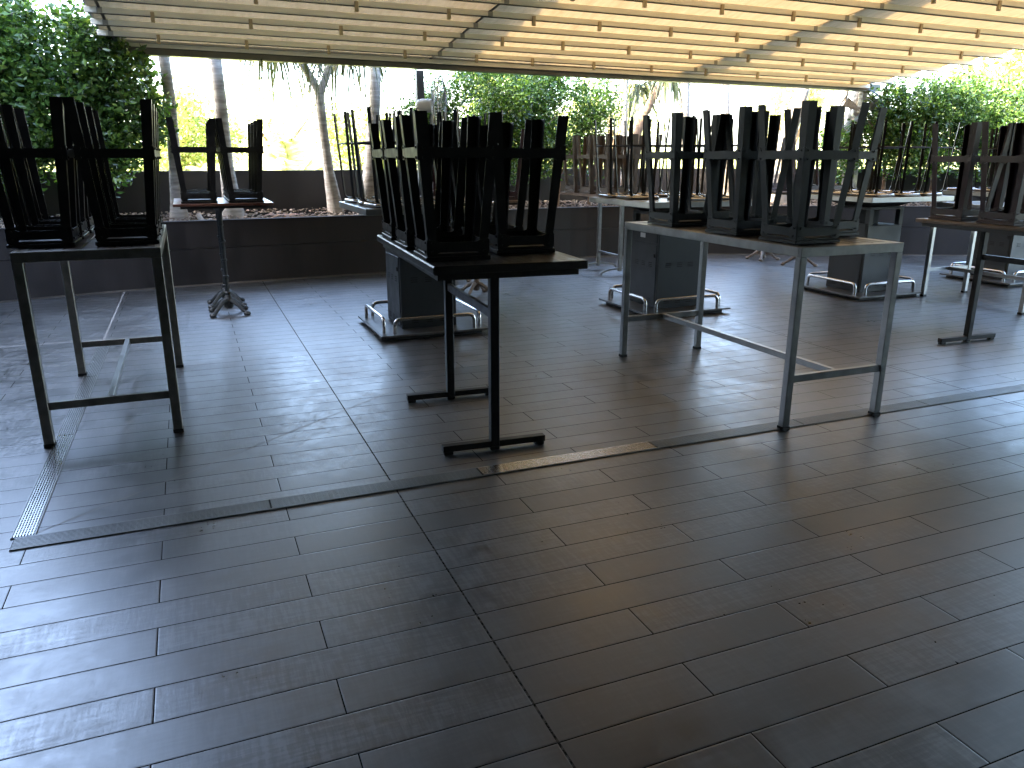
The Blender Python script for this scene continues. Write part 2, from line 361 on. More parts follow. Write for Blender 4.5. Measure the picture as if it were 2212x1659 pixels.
# ------------------------------------------------------------------ retractable roof
PHI = -.02
ux, vx = Vector((math.cos(PHI), math.sin(PHI), -.010)), Vector((math.sin(PHI), -math.cos(PHI), .088))
RO = Vector((3, 10.3, 2.677))
def RP(x, t, dz=0): return RO + ux*(x-3) + vx*t + Vector((0, 0, dz))
roof = thing('retractable_roof', 'retractable pergola roof of pale fabric over ribbed aluminium slats', 'awning')
XL, XR, S, T0 = -.66, 10.28, .461, .528
NS = 12
edges = [T0 + S*k for k in range(-1, NS)]
# fabric, one scalloped sheet
xs = list(np.arange(XL, XR+.01, (XR-XL)/60)); vs = []; fs = []
rows = []
for k in range(len(edges)-1):
    for q in range(6):
        f = q/6; rows.append((edges[k]+S*f, .028 + .022*math.sin(math.pi*f)))
rows.append((edges[-1], .028))
for t, dz in rows:
    for x in xs: vs.append(RP(x, t, dz))
nx = len(xs)
for i in range(len(rows)-1):
    for j in range(nx-1): fs.append((i*nx+j, i*nx+j+1, (i+1)*nx+j+1, (i+1)*nx+j))
m = MB(); m.add(vs, fs); m.obj('fabric', 'awning_fabric', roof, smooth=True)
bm_ = MB(); a = RP(3, 0) - RO
bm_.box((0, 0, -.016), (.036, .03, .094)); bracket_me = bm_.mesh('bracket', 'bracket_tan', bevel=.003)
for k, t in enumerate(edges):
    m = MB(); p, q = RP(XL-.03, t), RP(XR+.06, t)
    m.bar(p, q, .030, .054); s = m.obj('slat', 'slat_paint', roof, bevel=.004)
    m = MB(); m.bar(p+Vector((.03, 0, -.031)), q+Vector((-.02, 0, -.031)), .026, .006); m.obj('gasket', 'gasket', s)
    if k % 2 == 1 and t < 7:
        off = 0 if (k//2) % 2 == 0 else .0
        for i in range(12):
            x = -.10 + off + i*.905 - (.03*i if i > 4 else 0)
            if XL+.2 < x < XR-.1:
                b_ = link('bracket', bracket_me, s); b_.location = RP(x, t, -.022) - vx*(-.018)
for x in (XL, 3.05, 6.73, XR):
    m = MB(); m.bar(RP(x, -.2, .26), RP(x, 6.4, .26), .12, .26); m.obj('guide_rail', 'cream_paint', roof)
# welded fabric seams over the rails
for x in (XL+.10, 3.05, 6.73):
    m = MB(); m.bar(RP(x, .1, .020), RP(x, 5.6, .020), .012 if x > 4 else .028, .004); m.obj('seam_strip', 'gasket' if x < 4 else 'bracket_tan', roof)
    m = MB()
    for t in edges[1:]: m.box(RP(x, t, -.001), (.05, .036, .050))
    m.obj('slat_clip', 'cream_paint', roof)
m = MB(); m.bar((-.75, 10.37, 2.672), (10.66, 10.22, 2.602), .14, .115); m.obj('front_beam', 'beam_metal', roof, bevel=.004)
m = MB(); m.bar((-.6, 10.28, 2.742), (10.45, 10.13, 2.672), .10, .022); m.obj('gutter_lip', 'cream_paint', roof)
for x, y, n, z in ((3.0, 10.56, 'grey_paint', 2.60), (10.42, 10.27, 'dull_steel', 2.56), (-3.0, 10.3, 'grey_paint', 2.6)):
    if x < 0: continue
    m = MB(); m.box((x, y, (z+.5)/2), (.10, .10, z-.5)); m.obj('post', n, roof, bevel=.006)

# ------------------------------------------------------------------ drains
def drain(name, label, p0, p1, width, nb, seg, mats):
    o = thing(name, label, 'drain grate', (p0[0], p0[1], 0))
    d = Vector((p1[0]-p0[0], p1[1]-p0[1], 0)); L = d.length; d.normalize(); nrm = Vector((-d.y, d.x, 0))
    m = MB(); m.bar(Vector((0, 0, .003))+nrm*0, d*L+Vector((0, 0, .003)), width-.004, .002); m.obj('channel_shade', 'dark_void', o)  # shade of the channel recess painted as a flat dark sheet
    m = MB()
    for s_ in (-1, 1): m.bar(nrm*s_*(width/2)+Vector((0, 0, .0035)), nrm*s_*(width/2)+d*L+Vector((0, 0, .0035)), .005, .0068)
    m.obj('channel_edge', 'drain_steel', o)
    k = 0; a = 0.0
    while a < L-.05:
        b_ = min(L, a+seg); m = MB()
        for i in range(nb):
            w = (i+.5)/nb*(width-.008)-(width-.008)/2
            m.bar(nrm*w+d*(a+.004)+Vector((0, 0, .006)), nrm*w+d*(b_-.004)+Vector((0, 0, .006)), (width-.008)/nb*.52, .003)
        q = a+.03
        while q < b_:
            m.bar(nrm*(-width/2+.004)+d*q+Vector((0, 0, .0048)), nrm*(width/2-.004)+d*q+Vector((0, 0, .0048)), .006, .0012); q += .025
        m.obj('grate_panel', mats[k % len(mats)], o); k += 1; a = b_
    return o
drain('floor_drain', 'narrow slotted steel drain grate crossing the whole floor in front of the tables', (-.80, 3.345), (13, 3.345), .105, 8, 1.0,
      ['drain_steel', 'drain_steel', 'bright_steel', 'drain_steel', 'drain_steel', 'drain_steel', 'steel', 'drain_steel'])
drain('floor_drain', 'slotted steel drain grate running away under the left steel table', (-.77, 3.40), (-.77, 7.25), .085, 7, 1.3, ['bright_steel', 'steel', 'steel'])

# ------------------------------------------------------------------ stools
def dogbone(L, he, hm, le):
    """strip outline in (x,z): tall ends, narrow middle"""
    h = L/2; r = (he-hm)
    return [(-h, -he/2), (-h+le, -he/2), (-h+le+r, -hm/2), (h-le-r, -hm/2), (h-le, -he/2), (h, -he/2),
            (h, he/2), (h-le, he/2), (h-le-r, hm/2), (-h+le+r, hm/2), (-h+le, he/2), (-h, he/2)]
def bar_stool(H, mat, ring_z=.475):
    """an upturned stool: origin on the table under its seat, feet up"""
    root = thing('bar_stool', 'x', 'bar stool')
    m = MB(); m.box((0, 0, .010), (.315, .315, .020)); m.box((0, 0, .027), (.298, .298, .014)); m.obj('seat', mat, root, bevel=.003)
    def half(z): return .141 + .066*(z-.03)/(.73)
    def band(z, he, hm, le):
        m = MB(); h = half(z)+.003
        for k in range(4):
            T = Matrix.Rotation(k*math.pi/2, 4, 'Z') @ Matrix.Translation((0, -h, z))
            m.prism(dogbone(2*h+.004, he, hm, le), -.0045, 0, T)
            for sx in (-1, 1):
                for sz in (-1, 1):
                    c = T @ Vector((sx*(h-.022), -.0045, sz*(he/2-.012)))
                    dv = (T.to_3x3() @ Vector((0, -1, 0)))
                    m.tube([c, c+dv*.006], .006, 6)
        for sx in (-1, 1):
            for sy in (-1, 1): m.lathe([(.003, 0), (.008, .003), (.008, .008), (.003, .012)], (sx*(h-.004), sy*(h-.004), z+he/2-.003), 8)
        return m
    band(.064, .066, .046, .040).obj('apron', mat, root)
    band(ring_z, .068, .046, .042).obj('footrest', mat, root)
    for sx in (-1, 1):
        for sy in (-1, 1):
            m = MB(); t = .004; rings = []
            for z, w in ((.034, .042), (H, .055)):
                h = half(z)
                rings.append([(sx*(h-a), sy*(h-b), z) for a, b in ((0, 0), (w, 0), (w, t), (t, t), (t, w), (0, w))])
            m.add(rings[0]+rings[1], [(0, 1, 2, 3, 4, 5), (11, 10, 9, 8, 7, 6)] + [(i, i+6, (i+1) % 6+6, (i+1) % 6) for i in range(6)])
            m.obj('leg', mat, root)
    return root
def bend(pts, r, n=5):
    """round the corners of a polyline"""
    pts = [Vector(p) for p in pts]; out = [pts[0]]
    for i in range(1, len(pts)-1):
        a = (pts[i-1]-pts[i]); b = (pts[i+1]-pts[i]); q = min(r, a.length*.49, b.length*.49)
        A = pts[i]+a.normalized()*q; B = pts[i]+b.normalized()*q
        for k in range(n+1):
            t = k/n; out.append(A*(1-t)**2 + pts[i]*2*t*(1-t) + B*t*t)
    return out + [pts[-1]]
def thin_stool():
    root = thing('bar_stool', 'x', 'bar stool')
    def rr(h, r, n=5):
        out = []
        for k in range(4):
            cx, cy = [(1, 1), (-1, 1), (-1, -1), (1, -1)][k]
            for j in range(n+1):
                a = math.pi/2*(k+j/n); out.append((cx*(h-r)+r*math.cos(a), cy*(h-r)+r*math.sin(a)))
        return out
    m = MB()
    for z0, z1, h, r in ((0, .016, .170, .05),):
        p = rr(h, r); n = len(p); q = rr(h-.012, r)
        m.add([(x, y, z0) for x, y in q]+[(x, y, z0+.006) for x, y in p]+[(x, y, z1) for x, y in p], [tuple(range(n))[::-1], tuple(range(2*n, 3*n))] + [(i, (i+1) % n, (i+1) % n+n, i+n) for i in range(n)] + [(i+n, (i+1) % n+n, (i+1) % n+2*n, i+2*n) for i in range(n)])
    m.obj('seat', 'brown_metal', root, smooth=True)
    m = MB(); p = rr(.158, .045, 4); m.tube([(x, y, .024) for x, y in p], .008, 6, closed=True); m.obj('seat_frame', 'bright_steel', root, smooth=True)
    for sx in (-1, 1):
        for sy in (-1, 1):
            pts = bend([(sx*.085, sy*.085, .037), (sx*.150, sy*.150, .037), (sx*.198, sy*.198, .76)], .055, 5)
            m = MB(); n = len(pts); vs = []; dirh = Vector((sx, sy, 0)).normalized(); side = Vector((-dirh.y, dirh.x, 0))
            for i, q in enumerate(pts):
                d = (pts[min(i+1, n-1)]-pts[max(i-1, 0)]).normalized(); nn = side.cross(d).normalized()
                for a, b_ in ((-1, -1), (1, -1), (1, 1), (-1, 1)): vs.append(q + side*a*.0125 + nn*b_*.005)
            fs = [(3, 2, 1, 0), tuple((n-1)*4+j for j in range(4))]
            for i in range(n-1):
                for j in range(4): fs.append((i*4+j, i*4+(j+1) % 4, i*4+4+(j+1) % 4, i*4+4+j))
            m.add(vs, fs); m.obj('leg', 'black_metal', root)
    m = MB(); m.tube([(x, y, .505) for x, y in rr(.186, .03, 4)], .0065, 6, closed=True); m.obj('footrest', 'black_metal', root, smooth=True)
    return root
protos = {'black': bar_stool(.745, 'black_metal'), 'short': bar_stool(.665, 'black_metal', .49), 'charcoal': bar_stool(.745, 'charcoal_metal'),
          'maroon': bar_stool(.745, 'maroon_metal'), 'brown': bar_stool(.745, 'brown_metal'), 'thin': thin_stool()}
used = set(); jit = random.Random(11)
def stool(kind, x, y, z, rz, label, group):
    if kind in used: o = copy_tree(protos[kind])
    else: o = protos[kind]; used.add(kind)
    o.location = (x, y, z); o.rotation_euler = (0, 0, rz+jit.uniform(-.02, .02)); o['label'] = label; o['category'] = 'bar stool'; o['group'] = group
    return o

# ------------------------------------------------------------------ long steel tables
def steel_table(label, x0, x1, y0, y1, z, leg, low, mats=('steel', 'slat_wood'), inset=.0, split=1, group='steel tables with slatted tops'):
    t = thing('high_table', label, 'bar table', ((x0+x1)/2, (y0+y1)/2, 0), 0, group)
    hx, hy = (x1-x0)/2, (y1-y0)/2; w = .05
    st = mats[0]
    m = MB()
    for s in (-1, 1):
        m.box((0, s*(hy-.0125), z-.026), (2*hx, .025, .052)); m.box((s*(hx-.0125), 0, z-.026), (.025, 2*hy-.05, .052))
        m.box((0, s*(hy-.045), z-.003), (2*hx-.05, .04, .006)); m.box((s*(hx-.045), 0, z-.003), (.04, 2*hy-.13, .006))
    m.obj('rim', st, t, bevel=.002)
    m = MB(); n = max(3, int(round((2*hx-.13)/.085))); pw = (2*hx-.13)/n
    for i in range(n): m.box((-hx+.065+pw*(i+.5), 0, z-.012), (pw-.006, 2*hy-.13, .020))
    m.obj('tabletop', mats[1], t, bevel=.002)
    for sx in (-1, 1):
        for sy in (-1, 1):
            m = MB(); m.box((sx*(hx-leg/2-inset), sy*(hy-leg/2-inset), (z-.052+.02)/2), (leg, leg, z-.052-.02)); l = m.obj('leg', st, t, bevel=.003)
            m = MB(); m.box((sx*(hx-leg/2-inset), sy*(hy-leg/2-inset), .010), (leg+.004, leg+.004, .020)); m.obj('foot_cap', 'rubber', l)
    for sy in (-1, 1):
        m = MB(); m.box((0, sy*(hy-leg/2-inset), low), (2*hx-2*leg-2*inset, .030, .042)); m.obj('end_rail', st, t, bevel=.002)
    m = MB(); m.box((0, 0, low+.002), (.03, 2*hy-leg-2*inset-.03, .038)); m.obj('stretcher', 'steel', t, bevel=.002)
    return t
steel_table('long steel table with square legs standing over the left drain, stools upturned on it', -.85, -.16, 4.53, 6.10, 1.04, .05, .225, mats=('dull_steel', 'slat_wood'))
steel_table('long steel table with square legs and bright frame, right of centre', 3.02, 3.76, 3.27, 5.14, 1.04, .045, .30)
# third one, at the right edge: only one leg shows
steel_table('steel table at the right edge of the view with only one leg showing', 7.60, 8.30, 5.10, 6.3, 1.04, .045, .30)

ordn = {0: 'nearest', 1: 'second', 2: 'third', 3: 'farthest'}
for j, x in enumerate((-.735, -.325)):
    for i, y in enumerate((4.86, 5.27, 5.68)):
        stool('black', x, y, 1.043, 0, 'black metal bar stool upturned on the left steel table, %s of its %s row' % (('nearest', 'middle', 'farthest')[i], ('left', 'right')[j]), 'black stools upturned on the left steel table')
for j, (x, y, a) in enumerate(((3.235, 3.54, 0), (3.235, 4.06, .0), (3.235, 4.76, 0))):
    stool('charcoal', x, y, 1.043, a, 'charcoal metal stool upturned on the right steel table, %s in the left row' % ('nearest', 'middle', 'farthest')[j], 'charcoal stools upturned on the right steel table')
for j, (x, y, a) in enumerate(((3.665, 3.82, .06), (3.63, 4.36, -.05), (3.62, 4.86, .05))):
    stool('charcoal', x, y, 1.043, a, 'charcoal metal stool upturned on the right steel table, %s in the right row' % ('nearest', 'middle', 'farthest')[j], 'charcoal stools upturned on the right steel table')

# ------------------------------------------------------------------ T-leg tables
def t_table(label, cx, cy, rz, w, l, z, legs, foot, str_z, top, thick=.04, mat='black_metal'):
    t = thing('high_table', label, 'bar table', (cx, cy, 0), rz)
    m = MB(); m.box((0, 0, z-thick/2), (w, l, thick)); m.obj('tabletop', top, t, bevel=.006)
    m = MB()
    for s in (-1, 1):
        m.box((s*(w/2-.06), 0, z-thick-.016), (.06, l-.1, .032)); m.box((0, s*(l/2-.08), z-thick-.016), (w-.18, .06, .032))
    m.obj('under_frame', 'dark_wood', t)
    for s in (-1, 1):
        m = MB(); m.box((0, s*legs, (z-thick-.03+.02)/2), (.048, .048, z-thick-.05)); m.obj('leg', mat, t, bevel=.003)
        m = MB(); m.box((0, s*legs, .034), (foot, .042, .034))
        for q in (-1, 1): m.box((q*(foot/2-.03), s*legs, .009), (.05, .036, .018))
        m.box((0, s*legs, .009), (.05, .036, .018))
        m.obj('foot', mat, t, bevel=.002)
    m = MB(); m.box((0, 0, str_z), (.022, 2*legs-.05, .045)); m.obj('stretcher', mat, t)
    return t
CT = (1.415, 4.10, R(-3.6))
t_table('dark wooden table on black T-shaped legs in the middle of the terrace', CT[0], CT[1], CT[2], .76, 1.58, 1.03, .475, .57, .73, 'dark_wood')
def onC(x, y):
    c, s = math.cos(CT[2]), math.sin(CT[2]); return CT[0]+c*x-s*y, CT[1]+s*x+c*y
for j, (lx, ly) in enumerate(((-.215, -.47), (-.215, .03), (-.205, .54), (.19, -.29), (.17, .14), (.17, .58))):
    x, y = onC(lx, ly)
    stool('short', x, y, 1.032, CT[2], 'low black metal stool upturned on the dark centre table, %s of its %s row' % (('nearest', 'middle', 'farthest')[j % 3], ('left', 'right')[j//3]), 'low black stools upturned on the centre table')
T9 = (6.06, 3.98, R(-14))
t_table('wooden table with black T-shaped legs at the right edge under maroon stools', 6.02, 3.98, R(-2), .84, 1.66, 1.02, .50, .62, .72, 'pale_wood', .03)
for j, (x, y) in enumerate(((5.83, 4.58), (5.80, 4.12), (6.22, 4.56), (6.24, 4.10))):
    stool('maroon', x, y, 1.022, R(-2), 'maroon metal stool upturned on the pale wooden table at right, %s %s' % (('far', 'near')[j % 2], ('left', 'right')[j//2]), 'maroon stools upturned on the right wooden table')

# ------------------------------------------------------------------ arched-foot table behind
t = thing('high_table', 'brown topped table on steel legs with arched feet, behind the middle cabinet table', 'bar table', (5.24, 9.3, 0))
m = MB(); m.box((0, .07, 1.025), (.72, 1.5, .03)); m.obj('tabletop', 'pale_wood', t, bevel=.004)
for s in (-.30, .30):
    m = MB(); m.box((0, s, .53), (.045, .045, .96)); m.obj('leg', 'steel', t, bevel=.003)
    m = MB(); pts = [(-.29*math.cos(a), s, .012+.075*math.sin(a)) for a in np.linspace(0, math.pi, 15)]
    for i in range(14): m.bar(pts[i], pts[i+1], .035, .022)
    m.obj('arched_foot', 'steel', t)
m = MB(); m.box((0, 0, .92), (.03, .56, .03)); m.box((0, 0, .25), (.03, .56, .025)); m.obj('leg_rail', 'steel', t)
for j, (x, y) in enumerate(((5.06, 9.88), (5.06, 9.42), (5.06, 8.96), (5.44, 9.88), (5.44, 9.42), (5.44, 8.96))):
    stool('brown', x, y, 1.042, 0, 'brown metal stool upturned on the arched-foot table, %s of its %s row' % (('farthest', 'middle', 'nearest')[j % 3], ('left', 'right')[j//3]), 'brown stools upturned on the arched-foot table')

# ------------------------------------------------------------------ bistro pedestal tables
def pedestal(parent, x, y, H, mat, a0=0):
    m = MB(); prof = [(.026, .19), (.030, .2), (.030, .215), (.020, .225), (.022, .25), (.017, .28), (.019, .36), (.028, .365), (.028, .38), (.019, .385), (.018, .52), (.026, .525), (.026, .54), (.018, .545),
                      (.019, .70), (.029, .705), (.029, .722), (.019, .73), (.018, .86), (.024, .865), (.024, .875), (.02, .88), (.024, H-.06), (.06, H-.02), (.06, H-.012)]
    m.lathe(prof, (x, y, 0), 12); c = m.obj('column', mat, parent, smooth=True)
    m = MB(); m.lathe([(.030, .055), (.045, .075), (.040, .12), (.048, .15), (.028, .19)], (x, y, 0), 12)
    for k in range(4):
        a = a0+math.pi/4+k*math.pi/2; d = Vector((math.cos(a), math.sin(a), 0)); o = Vector((x, y, 0))
        m.tube([o+d*.02+Vector((0, 0, .135)), o+d*.07+Vector((0, 0, .125)), o+d*.13+Vector((0, 0, .085)), o+d*.18+Vector((0, 0, .045)), o+d*.215+Vector((0, 0, .028))], [.026, .024, .019, .018, .016], 8)
        m.lathe([(.010, 0), (.030, .006), (.034, .020), (.026, .036), (.010, .044)], o+d*.225, 10)
        m.tube([o+d*.10+Vector((0, 0, .122)), o+d*.15+Vector((0, 0, .086))], .009, 6)
    m.obj('base', mat, parent, smooth=True)
def bistro(label, cx, cy, w, l, z, peds, mat, top='red_wood', rz=0):
    t = thing('bistro_table', label, 'bar table', (cx, cy, 0), rz, 'tall tables on cast iron pedestals')
    m = MB(); m.box((0, 0, z-.012), (w, l, .024)); m.obj('tabletop', top, t, bevel=.004)
    m = MB(); m.box((0, 0, z-.036), (w-.12, l-.12, .024)); m.obj('under_frame', 'dark_wood', t)
    for x, y in peds: pedestal(t, x-cx, y-cy, z-.04, mat)
    return t
bistro('tall wooden table on dark cast iron pedestals in front of the planter, left of centre', .31, 8.32, .88, 1.14, 1.09, [(.27, 8.10), (.27, 8.60)], 'cast_iron')
for j, x in enumerate((.10, .51)):
    for i, y in enumerate((7.98, 8.34, 8.70)):
        stool('black', x, y, 1.091, 0, 'black stool upturned on the dark pedestal table, %s of its %s row' % (('nearest', 'middle', 'farthest')[i], ('left', 'right')[j]), 'black stools upturned on the dark pedestal table')
bistro('tall wooden table on pale iron pedestals, mostly hidden behind the centre stools', 3.05, 8.75, .78, 1.5, 1.05, [(2.93, 8.22), (3.0, 9.30)], 'cast_iron_pale', 'pale_wood')
for j, (x, y) in enumerate(((2.86, 8.25), (2.86, 8.75), (2.86, 9.25), (3.25, 8.25), (3.25, 8.75), (3.25, 9.25))):
    stool('maroon', x, y, 1.052, 0, 'maroon stool on the half-hidden pale pedestal table, %s of its %s row' % (('nearest', 'middle', 'farthest')[j % 3], ('left', 'right')[j//3]), 'maroon stools upturned on the half-hidden pedestal table')
bistro('tall table on pale iron pedestals far back between the cabinet tables', 8.2, 9.15, .78, 1.5, 1.05, [(8.12, 8.82), (8.12, 9.62)], 'cast_iron_pale', 'pale_wood')
for j, (x, y) in enumerate(((8.0, 8.65), (8.0, 9.15), (8.0, 9.65), (8.4, 8.65), (8.4, 9.15), (8.4, 9.65))):
    stool('maroon', x, y, 1.052, 0, 'maroon stool upturned on the far pedestal table by the trees, %s of its %s row' % (('nearest', 'middle', 'farthest')[j % 3], ('left', 'right')[j//3]), 'maroon stools upturned on the far pedestal table')

# ------------------------------------------------------------------ cabinet tables with foot rails
def cabinet_table(label):
    t = thing('cabinet_table', label, 'bar table', (0, 0, 0), 0, 'square steel topped tables on grey cabinets with foot rails')
    m = MB(); m.box((0, 0, .042), (.98, .98, .016)); m.obj('base_plate', 'plate_steel', t, bevel=.002)
    m = MB(); m.box((0, 0, .017), (.86, .86, .034)); m.obj('plinth', 'rubber', t)
    # foot rails, one along each side
    for k in range(4):
        rot = Matrix.Rotation(k*math.pi/2, 3, 'Z')
        pts = bend([(-.36, -.435, .05), (-.36, -.435, .175), (.36, -.435, .175), (.36, -.435, .05)], .06, 6)
        m = MB(); m.tube([rot @ Vector(p) for p in pts], .016, 10); r_ = m.obj('foot_rail', 'bright_steel', t, smooth=True)
    # cabinet body: lower case, open window above
    w, d = .50, .52; hx, hy = w/2, d/2
    m = MB(); m.box((0, 0, .05+.37), (w, d, .74)); cab = m.obj('cabinet', 'cabinet_grey', t, bevel=.004)
    m = MB()
    for sx in (-1, 1):
        for sy in (-1, 1): m.box((sx*(hx-.03), sy*(hy-.03), .875), (.06, .06, .17))
    m.box((0, 0, .975), (w, d, .03)); m.obj('window_frame', 'cabinet_grey', t, bevel=.003)
    m = MB(); m.box((0, 0, .875), (.16, .16, .168)); m.obj('burner_core', 'dark_void', t)
    m = MB(); m.lathe([(.30, .991), (.36, 1.01), (.50, 1.058)], (0, 0, 0), 4); o_ = m.obj('under_cone', 'dark_void', t); o_.rotation_euler = (0, 0, math.pi/4)
    # steel top
    H, q = 1.11, .59
    m = MB(); m.box((0, 0, H-.003), (2*q-.01, 2*q-.01, .006))
    for s in (-1, 1):
        m.box((0, s*(q-.006), H-.026), (2*q, .012, .052)); m.box((s*(q-.006), 0, H-.026), (.012, 2*q-.024, .052))
    m.obj('tabletop', 'steel', t, bevel=.002)
    # door and drawer on the left face, vents on the near and left faces
    m = MB(); m.box((-hx-.004, 0, .75), (.008, d-.06, .115)); dr = m.obj('drawer', 'cabinet_grey', cab, bevel=.002)
    m = MB(); m.box((-hx-.0095, .03, .755), (.003, .09, .045)); m.obj('label_plate', 'label_white', dr)
    m = MB(); m.box((-hx-.004, 0, .375), (.008, d-.06, .60)); do = m.obj('door', 'cabinet_grey', cab, bevel=.002)
    m = MB(); m.box((-hx-.013, -hy+.06, .57), (.012, .025, .03)); m.obj('latch', 'rubber', do)
    m = MB()
    for z0 in (.46, .10):
        for i in range(3):
            for r in range(3):
                cx = -.13+i*.13; cz = z0+r*.018
                m.box((cx, -hy-.0006, cz), (.06, .0035, .008))
                m.box((hx+.0006, cx, cz), (.0035, .06, .008))
                m.box((-hx-.0086, cx, cz), (.0035, .06, .008))
    m.obj('vent_slots', 'dark_void', cab)
    return t
cab0 = cabinet_table('x'); first = True
cabs = [(1.88, 6.78, 'the left one, behind the dark centre table'), (4.48, 6.78, 'standing behind the right steel table'), (7.15, 6.76, 'in front of the right hedge'), (9.58, 6.80, 'the one cut off by the right edge')]
names = ['behind the centre table', 'behind the right steel table', 'before the right hedge', 'at the right edge']
for i, (x, y, lb) in enumerate(cabs):
    o = cab0 if i == 0 else copy_tree(cab0)
    o.location = (x, y, 0); o['label'] = 'steel topped table on grey cabinet, ' + lb
    for r in range(3):
        for c in range(3):
            if i == 0 and (r, c) in ((1, 1),): continue
            if i == 1 and (r, c) in ((1, 1), (0, 0)): continue
            if i == 2 and (r, c) in ((1, 1),): continue
            if i == 3 and (r, c) in ((1, 1), (0, 2)): continue
            stool('thin', x-.37+c*.37+jit.uniform(-.02, .02), y-.37+r*.37+jit.uniform(-.02, .02), 1.111, jit.uniform(-.12, .12),
                  'thin-legged stool on the cabinet table %s, %s row, %s' % (names[i], ('near', 'middle', 'far')[r], ('left', 'centre', 'right')[c]), 'thin-legged stools upturned on the cabinet table ' + names[i])

# ------------------------------------------------------------------ fans
def fan(label, post, c, yaw, motor_off, rad, tilt=0):
    t = thing('wall_fan', label, 'fan', post)
    P = Vector(post); c = Vector(c)-P; n = Vector((math.cos(yaw), math.sin(yaw), 0)); s = Vector((-n.y, n.x, 0)); u = Vector((0, 0, 1))
    m = MB(); 
    def circ(r, off, k=40): return [c+n*off+(s*math.cos(a)+u*math.sin(a))*r for a in np.linspace(0, 2*math.pi, k, endpoint=False)]
    m.tube(circ(rad, 0), .009, 5, closed=True); m.tube(circ(rad*.995, -.05), .006, 4, closed=True)
    for r in (.8, .6, .4, .22):
        m.tube(circ(rad*r, .05*(1-r)+.02), .0022, 4, closed=True); m.tube(circ(rad*r, -.10), .0022, 4, closed=True)
    for k in range(56):
        a = 2*math.pi*k/56; d = s*math.cos(a)+u*math.sin(a)
        m.tube([c+n*.06+d*rad*.1, c+n*.05+d*rad*.5, c+d*rad], .0013, 3)
        m.tube([c-n*.11+d*rad*.15, c-n*.10+d*rad*.7, c+d*rad], .0013, 3)
    m.obj('cage', 'steel', t)
    m = MB(); q = c-n*.11
    m.tube([q, q-n*.02, q-n*.15, q-n*.21, q-n*.23], [.05, .085, .088, .07, .03], 14); m.obj('motor', 'plastic_white', t, smooth=True)
    m = MB()
    for k in range(3):
        a = 2*math.pi*k/3+.4; d = s*math.cos(a)+u*math.sin(a); e = n.cross(d)
        A = [c-n*.02+d*.05-e*.03, c-n*.02+d*.05+e*.03, c+n*.0+d*rad*.85+e*.10, c-n*.05+d*rad*.88-e*.06]
        off = n*.004; m.add(A+[p+off for p in A], [(0, 1, 2, 3), (7, 6, 5, 4), (0, 4, 5, 1), (1, 5, 6, 2), (2, 6, 7, 3), (3, 7, 4, 0)])
    m.lathe([(.03, -.02), (.03, .03), (.01, .04)], c-n*.03, 10); m.obj('blade', 'dull_steel', t)
    m = MB(); m.tube([q-n*.1, q-n*.1-u*.10, Vector((0, 0, (q.z-.18)))], .016, 8); m.box((0, 0, q.z-.18), (.12, .12, .12)); m.obj('bracket', 'dull_steel', t)
    return t
fan('caged wall fan with pale motor on the post behind the centre stools', (3.0, 10.56, 0), (3.20, 10.25, 2.15), R(-25), 0, .37)
fan('caged wall fan on the right steel post, half hidden by stools', (10.42, 10.27, 0), (10.16, 10.02, 2.22), R(240), 0, .34)

# ------------------------------------------------------------------ vegetation
nr = np.random.default_rng(5)
def leaf_mesh(name, P, size, mat, up_bias=.3, asp=.5, parent=None):
    """one folded leaf blade per point"""
    n = len(P); d = nr.normal(size=(n, 3)); d[:, 2] = d[:, 2]*.7+up_bias; d /= np.linalg.norm(d, axis=1)[:, None]
    e = nr.normal(size=(n, 3)); e -= (e*d).sum(1)[:, None]*d; e /= np.linalg.norm(e, axis=1)[:, None]
    w = np.cross(d, e); L = (size*nr.uniform(.65, 1.25, n))[:, None]
    A = P; B = P+d*L; Mi = P+d*L*.5; W = L*asp*.5
    V = np.stack([A, Mi+e*W*1.0+w*L*.08, B, Mi-e*W*1.0+w*L*.08, Mi*1.0-w*L*.03], 1).reshape(-1, 3)
    me = bpy.data.meshes.new(name); me.vertices.add(len(V)); me.vertices.foreach_set('co', V.ravel())
    base = (np.arange(n)*5)[:, None]
    F = np.concatenate([base+np.array([[0, 1, 4]]), base+np.array([[1, 2, 4]]), base+np.array([[0, 4, 3]]), base+np.array([[4, 2, 3]])], 1).reshape(-1, 3)
    me.loops.add(F.size); me.loops.foreach_set('vertex_index', F.ravel().astype(np.int32))
    me.polygons.add(len(F)); me.polygons.foreach_set('loop_start', (np.arange(len(F))*3).astype(np.int32)); me.polygons.foreach_set('loop_total', np.full(len(F), 3, np.int32))
    me.update(calc_edges=True); me.materials.append(M[mat]); return link(name, me, parent)
def clumps(centers, radii, per, twig=.10, squash=1.0):
    out = []
    for c, r in zip(centers, radii):
        k = max(3, int(per*r*r)); u = nr.normal(size=(k, 3)); u /= np.linalg.norm(u, axis=1)[:, None]
        rad = r*nr.uniform(.35, 1.10, (k, 1)); tw = np.array(c)+u*rad*np.array([1, 1, squash])
        m_ = 7; q = np.repeat(tw, m_, 0)+nr.normal(size=(k*m_, 3))*twig*.45; out.append(q)
    return np.concatenate(out)
